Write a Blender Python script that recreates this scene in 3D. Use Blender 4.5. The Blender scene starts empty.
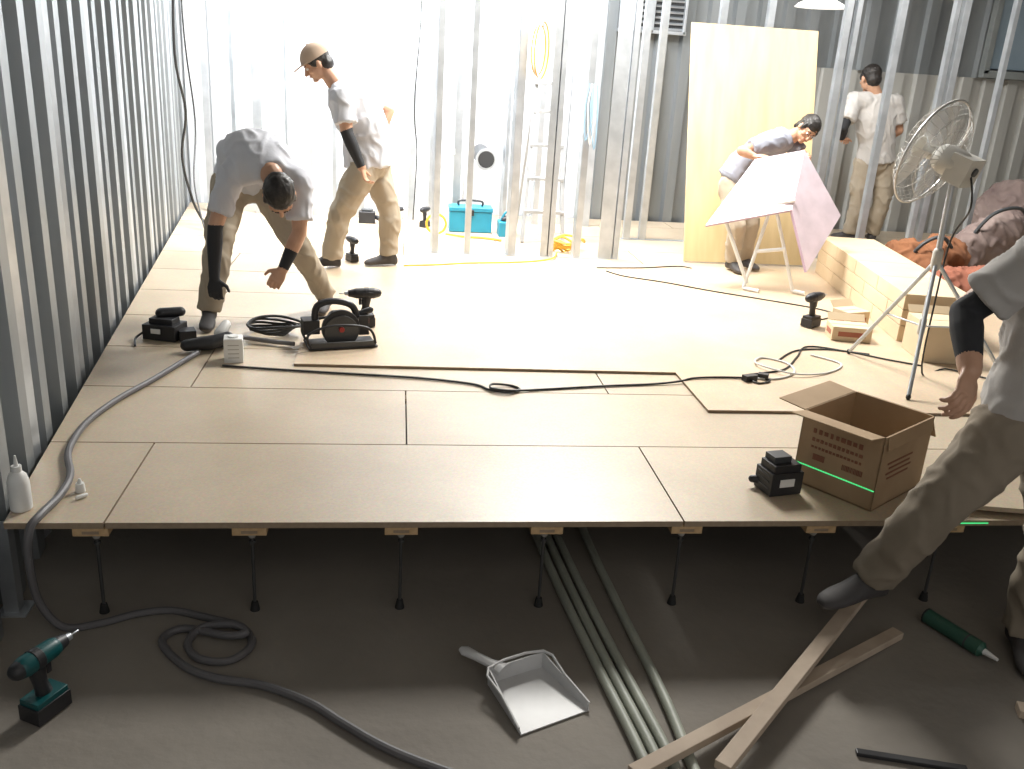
import bpy, math, random
from mathutils import Vector, Matrix, noise
random.seed(4)
V=Vector
scn=bpy.context.scene
COL=bpy.context.collection
# ------------------------------------------------------------------ materials
MATS={}
def mat(name,col,rough=.6,metal=0.0,col2=None,scale=8.0,bump=0.0,bscale=None,emit=None,estr=0,stretch=(1,1,1),alpha=None,detail=4,lo=.35,hi=.65,bd=.02):
    if name in MATS: return MATS[name]
    m=bpy.data.materials.new(name); m.use_nodes=True
    nt=m.node_tree; b=nt.nodes['Principled BSDF']
    b.inputs['Roughness'].default_value=rough; b.inputs['Metallic'].default_value=metal
    tc=nt.nodes.new('ShaderNodeTexCoord'); mp=nt.nodes.new('ShaderNodeMapping'); mp.inputs['Scale'].default_value=stretch
    nt.links.new(tc.outputs['Object'],mp.inputs['Vector'])
    n=nt.nodes.new('ShaderNodeTexNoise'); n.inputs['Scale'].default_value=scale; n.inputs['Detail'].default_value=detail
    nt.links.new(mp.outputs[0],n.inputs['Vector'])
    r=nt.nodes.new('ShaderNodeValToRGB')
    c2=col2 if col2 else tuple(c*.86 for c in col)
    r.color_ramp.elements[0].position=lo; r.color_ramp.elements[1].position=hi
    r.color_ramp.elements[0].color=(*c2,1); r.color_ramp.elements[1].color=(*col,1)
    nt.links.new(n.outputs['Fac'],r.inputs[0]); nt.links.new(r.outputs[0],b.inputs['Base Color'])
    if bump:
        n2=nt.nodes.new('ShaderNodeTexNoise'); n2.inputs['Scale'].default_value=bscale or scale*3; n2.inputs['Detail'].default_value=4
        nt.links.new(mp.outputs[0],n2.inputs['Vector'])
        bp=nt.nodes.new('ShaderNodeBump'); bp.inputs['Strength'].default_value=bump; bp.inputs['Distance'].default_value=bd
        nt.links.new(n2.outputs['Fac'],bp.inputs['Height']); nt.links.new(bp.outputs[0],b.inputs['Normal'])
    if emit:
        b.inputs['Emission Color'].default_value=(*emit,1); b.inputs['Emission Strength'].default_value=estr
    if alpha is not None: b.inputs['Alpha'].default_value=alpha
    MATS[name]=m; return m

def board_mat(name,c1,c2,rough=.5):
    m=mat(name,c1,rough,0,c2,2.2,.06,220)
    nt=m.node_tree; b=nt.nodes['Principled BSDF']
    ramp=[n for n in nt.nodes if n.type=='VALTORGB'][0]
    mp=[n for n in nt.nodes if n.type=='MAPPING'][0]
    vz=nt.nodes.new('ShaderNodeTexVoronoi'); vz.inputs['Scale'].default_value=140
    nt.links.new(mp.outputs[0],vz.inputs['Vector'])
    mx=nt.nodes.new('ShaderNodeMix'); mx.data_type='RGBA'; mx.blend_type='MULTIPLY'; mx.inputs['Factor'].default_value=.14
    nt.links.new(ramp.outputs[0],mx.inputs['A']); nt.links.new(vz.outputs['Color'],mx.inputs['B'])
    nt.links.new(mx.outputs['Result'],b.inputs['Base Color'])
    return m
M_board=board_mat('particleboard',(.56,.46,.335),(.48,.39,.28),.40)
M_board2=board_mat('particleboard_top',(.62,.49,.35),(.54,.415,.285),.42)
M_edge=mat('board_edge',(.33,.25,.17),.8,scale=60)
M_head=mat('pedestal_head_chipboard',(.58,.40,.22),.8,0,(.50,.33,.17),60)
M_ply=mat('pale_plywood',(.66,.52,.29),.6,0,(.55,.42,.22),7,stretch=(1.6,1,.12),detail=8,lo=.3,hi=.7)
M_conc=mat('concrete',(.29,.262,.225),.78,0,(.185,.165,.142),1.3,.3,30,detail=12,lo=.3,hi=.7,bd=.008)
M_steel=mat('galvanised_steel',(.58,.61,.64),.38,.7,(.46,.49,.52),7)
M_side=mat('metal_siding',(.34,.36,.37),.42,.55,(.25,.27,.28),4,stretch=(1,1,.15))
M_side2=mat('light_siding',(.52,.52,.49),.5,.3,(.43,.43,.41),4,stretch=(1,1,.15))
M_white_wall=mat('white_sheet_wall',(.82,.84,.86),.6,0,(.70,.73,.76),1.8,stretch=(3,1,.4))
M_ceil=mat('ceiling_deck',(.25,.26,.27),.7)
M_black=mat('black_plastic',(.022,.022,.025),.45)
M_rubber=mat('black_rubber',(.02,.02,.02),.7)
M_rod=mat('dark_threaded_rod',(.10,.10,.10),.5,.6)
M_teal=mat('teal_plastic',(.0,.075,.08),.4)
M_red=mat('red_plastic',(.45,.03,.02),.4)
M_print=mat('brown_print',(.24,.10,.06),.8)
M_dkred=mat('dark_red_print',(.38,.13,.08),.8)
M_card=mat('cardboard',(.42,.30,.185),.85,0,(.36,.25,.15),5)
M_cardin=mat('cardboard_inside',(.36,.26,.16),.9)
M_carton=mat('beige_carton',(.66,.53,.36),.8,0,(.60,.47,.31),3)
M_whitep=mat('white_plastic',(.80,.80,.78),.4)
M_flange=mat('grey_flange',(.42,.40,.36),.5)
M_dust=mat('dustpan_plastic',(.60,.60,.60),.4)
M_pink=mat('table_laminate',(.82,.70,.78),.4)
M_pinke=mat('table_edge',(.46,.34,.44),.5)
M_pipe=mat('conduit_green_grey',(.38,.40,.34),.5,0,(.31,.33,.28),10)
M_hose=mat('grey_hose',(.13,.125,.13),.5)
M_cord=mat('black_cord',(.02,.02,.02),.5)
M_wcord=mat('white_cord',(.7,.7,.68),.5)
M_bcord=mat('pale_blue_cord',(.30,.45,.58),.5)
M_ycord=mat('yellow_cord',(.75,.42,.04),.5)
M_wood=mat('pine_lumber',(.54,.44,.34),.7,0,(.42,.33,.25),6)
M_blue=mat('blue_plastic',(.02,.26,.38),.4)
M_skin=mat('skin',(.56,.33,.22),.5,0,(.50,.28,.18),20)
M_hair=mat('black_hair',(.012,.010,.009),.5,0,(.03,.025,.022),60,.3,120,bd=.004)
def cloth(n,a,b_,br=.35): return mat(n,a,.92,0,b_,3,br,14,bd=.006)
M_shirt=cloth('white_tshirt',(.62,.63,.67),(.55,.56,.61))
M_shirtg=cloth('grey_tshirt',(.30,.31,.36),(.26,.27,.32))
M_shirte=cloth('pale_grey_tshirt',(.56,.54,.52),(.50,.48,.46))
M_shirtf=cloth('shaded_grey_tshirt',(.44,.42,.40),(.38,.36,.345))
M_khaki=cloth('khaki_trousers',(.42,.36,.28),(.36,.305,.23))
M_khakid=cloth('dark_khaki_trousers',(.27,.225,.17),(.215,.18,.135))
M_sleeve=mat('black_arm_sleeve',(.025,.026,.03),.8)
M_cap=mat('beige_cap',(.50,.38,.29),.9,0,(.46,.345,.26),12)
M_shoe=mat('dark_shoe',(.06,.055,.055),.7)
M_sole=mat('shoe_sole',(.12,.11,.10),.8)
M_eye=mat('eye_white',(.8,.8,.78),.3)
M_iris=mat('eye_iris',(.03,.015,.01),.2)
M_lip=mat('lips',(.45,.18,.15),.5)
M_glass=mat('window_glass',(.30,.38,.45),.15,.0,(.25,.33,.40),2)
M_frame=mat('window_frame',(.33,.36,.36),.5,.3)
M_brown=cloth('brown_jacket',(.30,.125,.055),(.20,.08,.035),.6)
M_mauve=cloth('mauve_bag',(.26,.20,.18),(.18,.13,.12),.6)
M_bagw=cloth('white_bag',(.60,.56,.54),(.50,.46,.44),.6)
M_dred=cloth('dull_red_cloth',(.28,.10,.06),(.20,.07,.045),.6)
M_fan=mat('fan_clear_blade',(.62,.60,.56),.3,alpha=.6)
M_wire=mat('fan_wire',(.55,.54,.52),.35,.6)
M_motor=mat('fan_motor_housing',(.55,.54,.50),.5)
M_laser=mat('laser_line_green',(.1,.8,.3),.5,emit=(.08,1,.30),estr=.8)
M_tube=mat('caulk_tube_green',(.03,.10,.07),.4)
M_lamp=mat('lamp_white_enamel',(.85,.85,.83),.4,emit=(1,.97,.9),estr=1.0)
M_lou=mat('louver_dark',(.05,.055,.06),.5)
M_alu=mat('ladder_aluminium',(.45,.46,.47),.45,.4)

# ------------------------------------------------------------------ mesh builder
class MB:
    def __init__(s): s.v=[]; s.f=[]; s.mi=[]; s.mats=[]
    def m(s,mt):
        if mt not in s.mats: s.mats.append(mt)
        return s.mats.index(mt)
    def add(s,vs,fs,mt):
        o=len(s.v); s.v+= [tuple(v) for v in vs]; k=s.m(mt)
        for f in fs: s.f.append(tuple(i+o for i in f)); s.mi.append(k)
    def box(s,c,size,mt,rot=None):
        c=V(c); hx,hy,hz=[a/2 for a in size]
        vs=[V((x,y,z)) for x in(-hx,hx) for y in(-hy,hy) for z in(-hz,hz)]
        if rot is not None: vs=[rot@v for v in vs]
        vs=[v+c for v in vs]
        s.add(vs,[(0,1,3,2),(4,6,7,5),(0,4,5,1),(2,3,7,6),(0,2,6,4),(1,5,7,3)],mt)
    def prism(s,poly,z0,z1,mt,mte=None):
        n=len(poly); vs=[(p[0],p[1],z0) for p in poly]+[(p[0],p[1],z1) for p in poly]
        s.add(vs,[tuple(range(n,2*n)),tuple(range(n-1,-1,-1))],mt)
        s.add(vs,[(i,(i+1)%n,n+(i+1)%n,n+i) for i in range(n)],mte or mt)
    def loft(s,rings,mt,seg=16,cap=True):
        vs=[];fs=[]
        for (c,u,w,ru,rw) in rings:
            c=V(c)
            for k in range(seg):
                a=2*math.pi*k/seg
                vs.append(c+u*(ru*math.cos(a))+w*(rw*math.sin(a)))
        for i in range(len(rings)-1):
            for k in range(seg):
                a=i*seg+k;b=i*seg+(k+1)%seg
                fs.append((a,b,b+seg,a+seg))
        if cap:
            fs.append(tuple(range(seg-1,-1,-1))); n=(len(rings)-1)*seg; fs.append(tuple(range(n,n+seg)))
        s.add(vs,fs,mt)
    def cap(s,p,q,r0,r1,mt,seg=14,flat=False):
        p=V(p);q=V(q); d=(q-p); L=d.length
        if L<1e-6: d=V((0,0,1)); 
        else: d=d/L
        t=V((0,0,1)) if abs(d.z)<.9 else V((1,0,0))
        u=d.cross(t).normalized(); w=d.cross(u).normalized()
        if u.cross(w).dot(d)<0: w=-w
        R=[]
        if flat: R=[(p,u,w,r0,r0),(q,u,w,r1,r1)]
        else:
            for a in (80,55,28): 
                a=math.radians(a); R.append((p-d*r0*math.sin(a),u,w,r0*math.cos(a),r0*math.cos(a)))
            R.append((p,u,w,r0,r0)); R.append((q,u,w,r1,r1))
            for a in (28,55,80):
                a=math.radians(a); R.append((q+d*r1*math.sin(a),u,w,r1*math.cos(a),r1*math.cos(a)))
        s.loft(R,mt,seg)
    def cyl(s,p,q,r,mt,seg=20,r1=None): s.cap(p,q,r,r if r1 is None else r1,mt,seg,True)
    def ell(s,c,rad,mt,rot=None,seg=16,rn=9):
        c=V(c); rot=rot or Matrix.Identity(3)
        u=rot@V((1,0,0)); w=rot@V((0,1,0)); d=rot@V((0,0,1)); R=[]
        for i in range(rn):
            a=math.radians(-86+172*i/(rn-1))
            R.append((c+d*rad[2]*math.sin(a),u,w,rad[0]*math.cos(a),rad[1]*math.cos(a)))
        s.loft(R,mt,seg)
    def tube(s,pts,r,mt,seg=8,sub=6,closed=False):
        pts=[V(p) for p in pts]
        P=[]
        n=len(pts)
        rngn=n if closed else n-1
        for i in range(rngn):
            if closed: p0,p1,p2,p3=pts[(i-1)%n],pts[i],pts[(i+1)%n],pts[(i+2)%n]
            else: p0=pts[max(i-1,0)];p1=pts[i];p2=pts[i+1];p3=pts[min(i+2,n-1)]
            for k in range(sub):
                t=k/sub
                P.append(.5*((2*p1)+(p2-p0)*t+(2*p0-5*p1+4*p2-p3)*t*t+(3*p1-p0-3*p2+p3)*t**3))
        if not closed: P.append(pts[-1])
        else: P.append(P[0].copy())
        R=[]; up=None
        for i,p in enumerate(P):
            d=(P[min(i+1,len(P)-1)]-P[max(i-1,0)])
            if d.length<1e-7: d=V((0,0,1))
            d.normalize()
            if up is None:
                t=V((0,0,1)) if abs(d.z)<.9 else V((1,0,0)); up=d.cross(t).normalized()
            up=(up-d*up.dot(d)).normalized(); w=d.cross(up)
            R.append((p,up,w,r,r))
        s.loft(R,mt,seg)
    def obj(s,name,smooth=False,bevel=0,parent=None,angle=35):
        me=bpy.data.meshes.new(name)
        xs=[v[0] for v in s.v]; ys=[v[1] for v in s.v]; zs=[v[2] for v in s.v]
        o=V(((min(xs)+max(xs))/2,(min(ys)+max(ys))/2,min(zs)))
        if parent: o=V((0,0,0))
        me.from_pydata([tuple(V(v)-o) for v in s.v],[],s.f)
        for m in s.mats: me.materials.append(m)
        for p,k in zip(me.polygons,s.mi): p.material_index=k
        me.validate(); me.update()
        ob=bpy.data.objects.new(name,me); ob.location=o; COL.objects.link(ob)
        if bevel:
            b=ob.modifiers.new('bevel','BEVEL'); b.width=bevel; b.segments=2; b.limit_method='ANGLE'; b.angle_limit=math.radians(40)
        if smooth:
            for p in me.polygons: p.use_smooth=True
            try: me.set_sharp_from_angle(angle=math.radians(angle))
            except Exception: pass
        if parent: ob.parent=parent
        return ob
def rotz(a): return Matrix.Rotation(math.radians(a),3,'Z')
def basis(x,y,z): return Matrix((x,y,z)).transposed()

def remesh(mb,vox,sm=4,wr=0.0,wscale=9.0,seed=0,clampfn=None):
    me=bpy.data.meshes.new('tmp'); me.from_pydata(mb.v,[],mb.f)
    ob=bpy.data.objects.new('tmp',me); COL.objects.link(ob)
    r=ob.modifiers.new('r','REMESH'); r.mode='VOXEL'; r.voxel_size=vox
    if sm:
        k=ob.modifiers.new('s','SMOOTH'); k.factor=.5; k.iterations=sm
    dg=bpy.context.evaluated_depsgraph_get(); dg.update()
    ev=ob.evaluated_get(dg); m2=bpy.data.meshes.new_from_object(ev)
    bpy.data.objects.remove(ob); bpy.data.meshes.remove(me)
    if wr:
        vn=[v.normal.copy() for v in m2.vertices]
        for v,n in zip(m2.vertices,vn):
            p=v.co
            q=V(((p.x+.5*p.z)*wscale+seed,p.y*wscale*.8,(p.z-.4*p.x)*wscale*.55))
            a=noise.noise(q)
            b=max(0,1-abs(noise.noise(q*1.5+V((7,3,1))))*4.0)
            v.co=p+n*wr*(a*.8+b*.55)
    if clampfn:
        for v in m2.vertices: v.co=clampfn(v.co)
    for p in m2.polygons: p.use_smooth=True
    m2.update()
    return m2
def meobj(me,name,mats,fn=None,parent=None):
    me.name=name
    me.materials.clear()
    for m in mats: me.materials.append(m)
    if fn:
        for p in me.polygons: p.material_index=fn(p.center)
    ob=bpy.data.objects.new(name,me); COL.objects.link(ob)
    if parent: ob.parent=parent
    return ob

# ------------------------------------------------------------------ people
def person(J,shirt,pants,hairm=M_hair,s=.92,cap=None,face=(0,-1,-.3),hup=(0,0,1),sleeveL=None,sleeveR=None,gloveL=False,gloveR=False,curl=30,
           ground=0.0,pony=False,girth=1.0,seed=0,sleevelen=.62,depth=1.0):
    J={k:V(v) for k,v in J.items()}
    root=bpy.data.objects.new('construction_worker',None); COL.objects.link(root); root.empty_display_size=.1
    g=s*girth
    lat=(J['shR']-J['shL']).normalized(); hlat=(J['hpR']-J['hpL']).normalized()
    b=MB()
    sp=[J['pelvis'],J['waist'],J['chest'],J['neck']]
    t0=(sp[1]-sp[0]).normalized()
    pts=[sp[0]-t0*.035*s, sp[0]+ (sp[1]-sp[0])*.4, sp[1], sp[1]+(sp[2]-sp[1])*.5, sp[2], sp[2]+(sp[3]-sp[2])*.55, sp[3]]
    rx=[.176,.164,.156,.164,.174,.155,.074]; ry=[.135,.126,.122,.126,.128,.104,.066]
    R=[]
    for i,p in enumerate(pts):
        d=(pts[min(i+1,6)]-pts[max(i-1,0)]).normalized()
        l=hlat.lerp(lat,min(1,i/4)); l=(l-d*l.dot(d)).normalized(); w=d.cross(l).normalized()
        R.append((p,l,w,rx[i]*g,ry[i]*g*(depth if i<6 else 1)))
    b.loft(R,M_shirt,20)
    for a in 'LR':
        S=J['sh'+a];E=J['el'+a]
        base=sp[2]+(sp[3]-sp[2])*.5
        b.cap(base.lerp(S,.45),S,.088*g,.072*g,M_shirt)
        b.cap(S,S.lerp(E,sleevelen-.2),.073*g,.070*g,M_shirt)
        e=S.lerp(E,sleevelen-.2); b.cyl(e,S.lerp(E,sleevelen+.12),.070*g,M_shirt,18,.074*g)
    me=remesh(b,.010,4,.014,10,seed)
    meobj(me,'t_shirt',[shirt],None,root)
    b=MB()
    pl=J['pelvis']; hc=(J['hpL']+J['hpR'])/2
    d=(J['waist']-pl).normalized()
    R=[]
    for p,a,c in ((pl+d*.05*s,.150,.108),(pl,.158,.115),(pl.lerp(hc,.6),.165,.12),(hc-V((0,0,.02*s)),.155,.115),(hc-V((0,0,.06*s)),.12,.09)):
        l=(hlat-d*hlat.dot(d)).normalized(); w=d.cross(l).normalized()
        R.append((p,l,w,a*g,c*g))
    R.reverse()
    b.loft(R,M_khaki,20)
    for a in 'LR':
        H=J['hp'+a];K=J['kn'+a];A=J['an'+a]
        b.cap(H,H.lerp(K,.5),.102*g,.090*g,M_khaki); b.cap(H.lerp(K,.5),K,.090*g,.074*g,M_khaki)
        b.cap(K,K.lerp(A,.45),.074*g,.071*g,M_khaki)
        b.cap(K.lerp(A,.45),K.lerp(A,.8),.071*g,.063*g,M_khaki); b.cyl(K.lerp(A,.8),A+(K-A).normalized()*.0,.063*g,M_khaki,18,.066*g)
        mid=H.lerp(K,.6); out=(hlat if a=='R' else -hlat)
        b.cap(mid+out*.052*g,mid+out*.052*g+(K-H)*.18,.046*g,.046*g,M_khaki)
    me=remesh(b,.010,5,.015,9,seed+3)
    meobj(me,'trousers',[pants],None,root)
    for a,slv,glv in (('L',sleeveL,gloveL),('R',sleeveR,gloveR)):
        S=J['sh'+a];E=J['el'+a];W=J['wr'+a];Hd=J['ha'+a]
        b=MB()
        b.cap(S,S.lerp(E,.4),.048*g,.048*g,M_skin); b.cap(S.lerp(E,.4),E,.048*g,.040*g,M_skin)
        b.cap(E,E.lerp(W,.3),.040*g,.042*g,M_skin); b.cap(E.lerp(W,.3),W,.042*g,.029*g,M_skin)
        d=(Hd-W).normalized()
        side=lat-d*lat.dot(d)
        if side.length<.2: side=V((0,0,1)).cross(d)
        side.normalize(); n=d.cross(side).normalized()
        if 'palm'+a in J: 
            n0=J['palm'+a]; 
            n=(n0-d*n0.dot(d)).normalized(); side=n.cross(d).normalized()
        if a=='R': tside=-side
        else: tside=side
        R=[(W-d*.01,side,n,.027*s,.020*s),(W+d*.02*s,side,n,.032*s,.018*s),(W+d*.05*s,side,n,.042*s,.016*s),(W+d*.085*s,side,n,.042*s,.013*s)]
        if side.cross(n).dot(d)<0: R=[(c,-u,w,p,q) for c,u,w,p,q in R]
        b.loft(R,M_skin,14)
        for j,(off,L) in enumerate(((-.031,.066),(-.0105,.078),(.0105,.074),(.031,.056))):
            p=W+d*.082*s+tside*(-off)*s
            dd=d.copy()
            for seg,(fr,rr) in enumerate(((.44,.0095),(.32,.0088),(.24,.0078))):
                ang=math.radians(curl*(1 if seg else .6)+j*3)
                dd=(dd*math.cos(ang)+n*math.sin(ang)).normalized() if seg==0 else (Matrix.Rotation(ang,3,d.cross(n).normalized())@dd).normalized()
                q=p+dd*L*fr*s
                b.cap(p,q,rr*s,rr*.93*s,M_skin,8); p=q
        p=W+d*.028*s+tside*.030*s
        dd=(d*.6+tside*.75+n*.25).normalized(); q=p+dd*.042*s
        b.cap(p,q,.0125*s,.011*s,M_skin,8); dd=(d*.85+tside*.25+n*.45).normalized(); b.cap(q,q+dd*.032*s,.0105*s,.009*s,M_skin,8)
        me=remesh(b,.0045,2)
        def fn(c,E=E,W=W,S=S,slv=slv,glv=glv,d=d):
            ax=W-E; t=(c-E).dot(ax)/ax.length_squared
            if slv and t>slv[0] and t<slv[1]: return 1
            if glv and (c-W).dot(d)>-.01 and (c-W).length<.25: return 1
            return 0
        meobj(me,'arm_'+('left' if a=='L' else 'right'),[M_skin,M_sleeve],fn,root)
    for a in 'LR':
        A=J['an'+a];T=J['to'+a]
        d=(T-A)
        if abs(d.z)<.13 and ground is not None: d.z=0
        d.normalize(); lt=d.cross(V((0,0,1))).normalized(); up=lt.cross(d).normalized()
        b=MB(); hgt=.085*s
        base=A-up*hgt
        prof=[(-.065,.028,.030,.035),(-.05,.036,.045,.045),(-.01,.038,.055,.06),(.04,.040,.05,.055),(.09,.046,.036,.04),(.14,.048,.028,.032),(.18,.040,.022,.026),(.20,.022,.014,.02)]
        R=[(base+d*x*s+up*zc*s,lt,up,w*s,hh*s) for x,w,hh,zc in prof]
        if lt.cross(up).dot(d)<0: R=[(c,-u,w,p,q) for c,u,w,p,q in R]
        b.loft(R,M_shoe,14); b.cap(base+up*.06*s,A+up*.03,.045*s,.045*s,M_shoe)
        def cl(p,base=base,up=up):
            t=(p-base).dot(up)
            return p-up*t if t<0 else p
        me=remesh(b,.008,3,0,1,0,cl)
        def fn(c,base=base,up=up): return 1 if (c-base).dot(up)<.018 else 0
        meobj(me,'shoe_'+('left' if a=='L' else 'right'),[M_shoe,M_sole],fn,root)
    f=V(face).normalized(); u0=V(hup); x=f.cross(u0).normalized(); z=x.cross(f).normalized()
    Rm=basis(x,f,z); C=J['head']
    def L(p): return C+Rm@(V(p)*s)
    b=MB()
    b.ell(L((0,-.012,.03)),[q*s for q in(.076,.097,.088)],M_skin,Rm)
    b.ell(L((0,.022,-.035)),[q*s for q in(.058,.066,.066)],M_skin,Rm)
    b.ell(L((0,.062,-.085)),[q*s for q in(.026,.024,.02)],M_skin,Rm)
    b.cap(L((0,.084,.012)),L((0,.106,-.026)),.009*s,.014*s,M_skin,8)
    b.cap(L((-.035,.078,.024)),L((.035,.078,.024)),.012*s,.012*s,M_skin,8)
    b.cap(L((-.02,.082,-.052)),L((.02,.082,-.052)),.010*s,.010*s,M_skin,8)
    for sx in(-1,1):
        b.ell(L((sx*.079,-.005,-.008)),[q*s for q in(.012,.020,.032)],M_skin,Rm)
        b.ell(L((sx*.040,.055,-.02)),[q*s for q in(.025,.025,.02)],M_skin,Rm)
    b.cap(L((0,-.03,-.05)),J['neck'],.054*s,.062*s,M_skin)
    me=remesh(b,.005,3)
    meobj(me,'head',[M_skin],None,root)
    e=MB()
    for sx in(-1,1):
        e.ell(L((sx*.031,.079,.004)),[q*s for q in(.014,.011,.009)],M_eye,Rm,10,7)
        e.ell(L((sx*.031,.087,.004)),[q*s for q in(.006,.005,.006)],M_iris,Rm,8,5)
        e.cap(L((sx*.016,.091,.026)),L((sx*.048,.080,.028)),.004*s,.003*s,hairm,6)
    e.cap(L((-.022,.090,-.050)),L((.022,.090,-.050)),.0045*s,.0045*s,M_lip,6)
    e.obj('face_features',True,parent=root)
    b=MB()
    b.ell(L((0,-.022,.045)),[q*s for q in(.086,.103,.088)],M_hair,Rm)
    b.ell(L((0,-.060,-.018)),[q*s for q in(.074,.058,.068)],M_hair,Rm)
    for sx in(-1,1): b.ell(L((sx*.074,.018,.02)),[q*s for q in(.014,.022,.035)],M_hair,Rm)
    if pony:
        b.ell(L((0,-.12,.01)),[q*s for q in(.035,.035,.035)],M_hair,Rm)
        b.cap(L((0,-.12,.01)),L((0,-.15,-.09)),.03*s,.016*s,M_hair)
    me=remesh(b,.006,2,.004,45,seed)
    meobj(me,'hair',[hairm],None,root)
    if cap:
        b=MB()
        R=[]
        for i in range(8):
            a=math.radians(i*12.0)
            R.append((L((0,-.018,.035+.108*math.sin(a))),Rm@V((1,0,0)),Rm@V((0,1,0)),max(.098*math.cos(a),.01)*s,max(.118*math.cos(a),.01)*s))
        b.loft(R,cap,22)
        br=[]
        for yy,w in((.04,.080),(.09,.080),(.13,.066),(.155,.04),(.165,.015)):
            br.append((L((0,yy,.045-.10*max(0,yy-.08))),Rm@V((1,0,0)),Rm@V((0,0,1)),w*s,.006*s))
        b.loft(br,cap,14)
        b.cap(L((0,-.018,.138)),L((0,-.018,.144)),.008*s,.008*s,cap,8)
        b.obj('baseball_cap',True,parent=root)
    return root

# ------------------------------------------------------------------ room
def lx(Y): return -.86-.121*Y
YB=8.75; ZC=-.35; ZT=3.0
b=MB(); b.box((2.4,3.4,ZC-.05),(10.5,11.4,.1),M_conc); b.obj('floor')
b=MB(); b.box((2.4,3.4,ZT+.05),(10.5,11.4,.1),M_ceil); b.obj('ceiling')
def corr(mb,p,q,inw,z0,z1,pitch,depth,w1,mt,ramp=.02):
    p=V(p);q=V(q); L=(q-p).length; d=(q-p)/L; inw=V(inw)
    prof=[];t=0
    while t<L:
        for a,o in((0,0),(pitch-w1-2*ramp,0),(pitch-w1-ramp,depth),(pitch-ramp,depth)):
            if t+a<=L: prof.append((t+a,o))
        t+=pitch
    prof.append((L,0))
    vs=[];fs=[]
    for a,o in prof:
        c=p+d*a+inw*o
        vs.append((c.x,c.y,z0)); vs.append((c.x,c.y,z1))
    for i in range(len(prof)-1): fs.append((2*i,2*i+2,2*i+3,2*i+1))
    o=len(vs); c0=p-inw*.02; c1=q-inw*.02
    vs+=[(c0.x,c0.y,z0),(c1.x,c1.y,z0),(c1.x,c1.y,z1),(c0.x,c0.y,z1)]; fs.append((o,o+1,o+2,o+3))
    mb.add(vs,fs,mt)
def stud(mb,x,y,z0,z1,w=.065,dp=.045,mt=M_steel,face=1,ang=0):
    t=.0035; R=rotz(ang)
    def bx(cx,cy,sx,sy):
        c=R@V((cx,cy,0)); mb.box((x+c.x,y+c.y,(z0+z1)/2),(sx,sy,z1-z0),mt,R)
    bx(0,-dp/2*face,w,t)
    bx(-w/2,0,t,dp); bx(w/2,0,t,dp)
    bx(-w/2+.007,dp/2*face,.014,t); bx(w/2-.007,dp/2*face,.014,t)
b=MB(); corr(b,(lx(-1.8)-.09,-1.8,0),(lx(YB)-.09,YB,0),(.993,.12,0),ZC,ZT,.27,.08,.09,M_side,.012)
for k in range(0,39,3):
    Yk=-1.8+(.078+.27*k)*.993
    stud(b,lx(Yk)-.045,Yk,ZC,2.98,.05,.05,ang=83)
b.obj('wall_left')
b=MB()
corr(b,(lx(YB)-.09,YB,0),(1.75,YB,0),(0,-1,0),ZC,ZT,.22,.035,.08,M_white_wall)
corr(b,(1.75,YB,0),(3.9,YB,0),(0,-1,0),ZC,ZT,.24,.06,.09,M_side)
corr(b,(3.9,YB,0),(7.4,YB,0),(0,-1,0),ZC,1.52,.24,.05,.10,M_side2)
corr(b,(3.9,YB,0),(7.4,YB,0),(0,-1,0),1.52,ZT,.30,.05,.10,M_side)
b.obj('wall_back')
b=MB(); corr(b,(7.4,YB,0),(7.4,-1.8,0),(-1,0,0),ZC,ZT,.3,.05,.1,M_side); b.obj('wall_right')
b=MB()
wx0,wx1,wz0,wz1=5.62,6.75,1.56,2.5
b.box(((wx0+wx1)/2,YB-.09,(wz0+wz1)/2),(wx1-wx0-.1,.02,wz1-wz0-.1),M_glass)
for z in(wz0,wz1): b.box(((wx0+wx1)/2,YB-.10,z),(wx1-wx0+.05,.08,.07),M_frame)
for x in(wx0,(wx0+wx1)/2,wx1): b.box((x,YB-.10,(wz0+wz1)/2),(.06,.08,wz1-wz0),M_frame)
b.obj('window_1',bevel=.004)
b=MB()
b.box((2.28,YB-.08,1.9),(.62,.03,.34),M_lou)
for i in range(7): b.box((2.28,YB-.11,1.76+i*.048),(.58,.03,.012),M_steel,Matrix.Rotation(.5,3,'X'))
for x in(1.98,2.28,2.58): b.box((x,YB-.11,1.9),(.025,.05,.36),M_steel)
for z in(1.73,2.07): b.box((2.28,YB-.11,z),(.64,.05,.03),M_steel)
b.obj('window_2',bevel=.003)
b=MB()
for x,w,a in((.28,.045,20),(.53,.04,0),(.86,.065,25),(1.12,.05,-10),(1.17,.035,0),(1.37,.05,15),(1.60,.10,-12),(1.68,.04,0)): stud(b,x,6.78,.0,2.9,w,.05,ang=a)
b.box((.95,6.78,2.93),(1.6,.07,.06),M_steel)
b.box((.95,6.78,.002),(1.5,.07,.004),M_steel)
b.obj('steel_stud_partition')
b=MB()
xx=[-1.62,-1.40,-1.20,-.95,-.74,-.55,-.33,-.10,.12,.30,.52,.96,1.25,1.5,1.72]
for i,x in enumerate(xx): stud(b,x,8.22+.06*(i%2),.0,2.9,(.05,.035,.075,.04)[i%4],.045,ang=(10,-20,0,30)[i%4])
b.box((.05,8.25,2.94),(3.6,.14,.06),M_steel)
b.obj('steel_stud_framing')
b=MB()
for i,x in enumerate((3.42,3.50,3.86,4.30,4.38,4.8)): stud(b,x,7.15,.0,2.9,(.05,.035)[i%2],.05)
b.box((4.1,7.15,2.93),(1.5,.07,.06),M_steel); b.box((4.1,7.15,.002),(1.5,.07,.004),M_steel)
for i,x in enumerate((1.98,2.12,2.6,3.0)): stud(b,x,7.65,.0,2.9,.055,.05)
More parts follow.
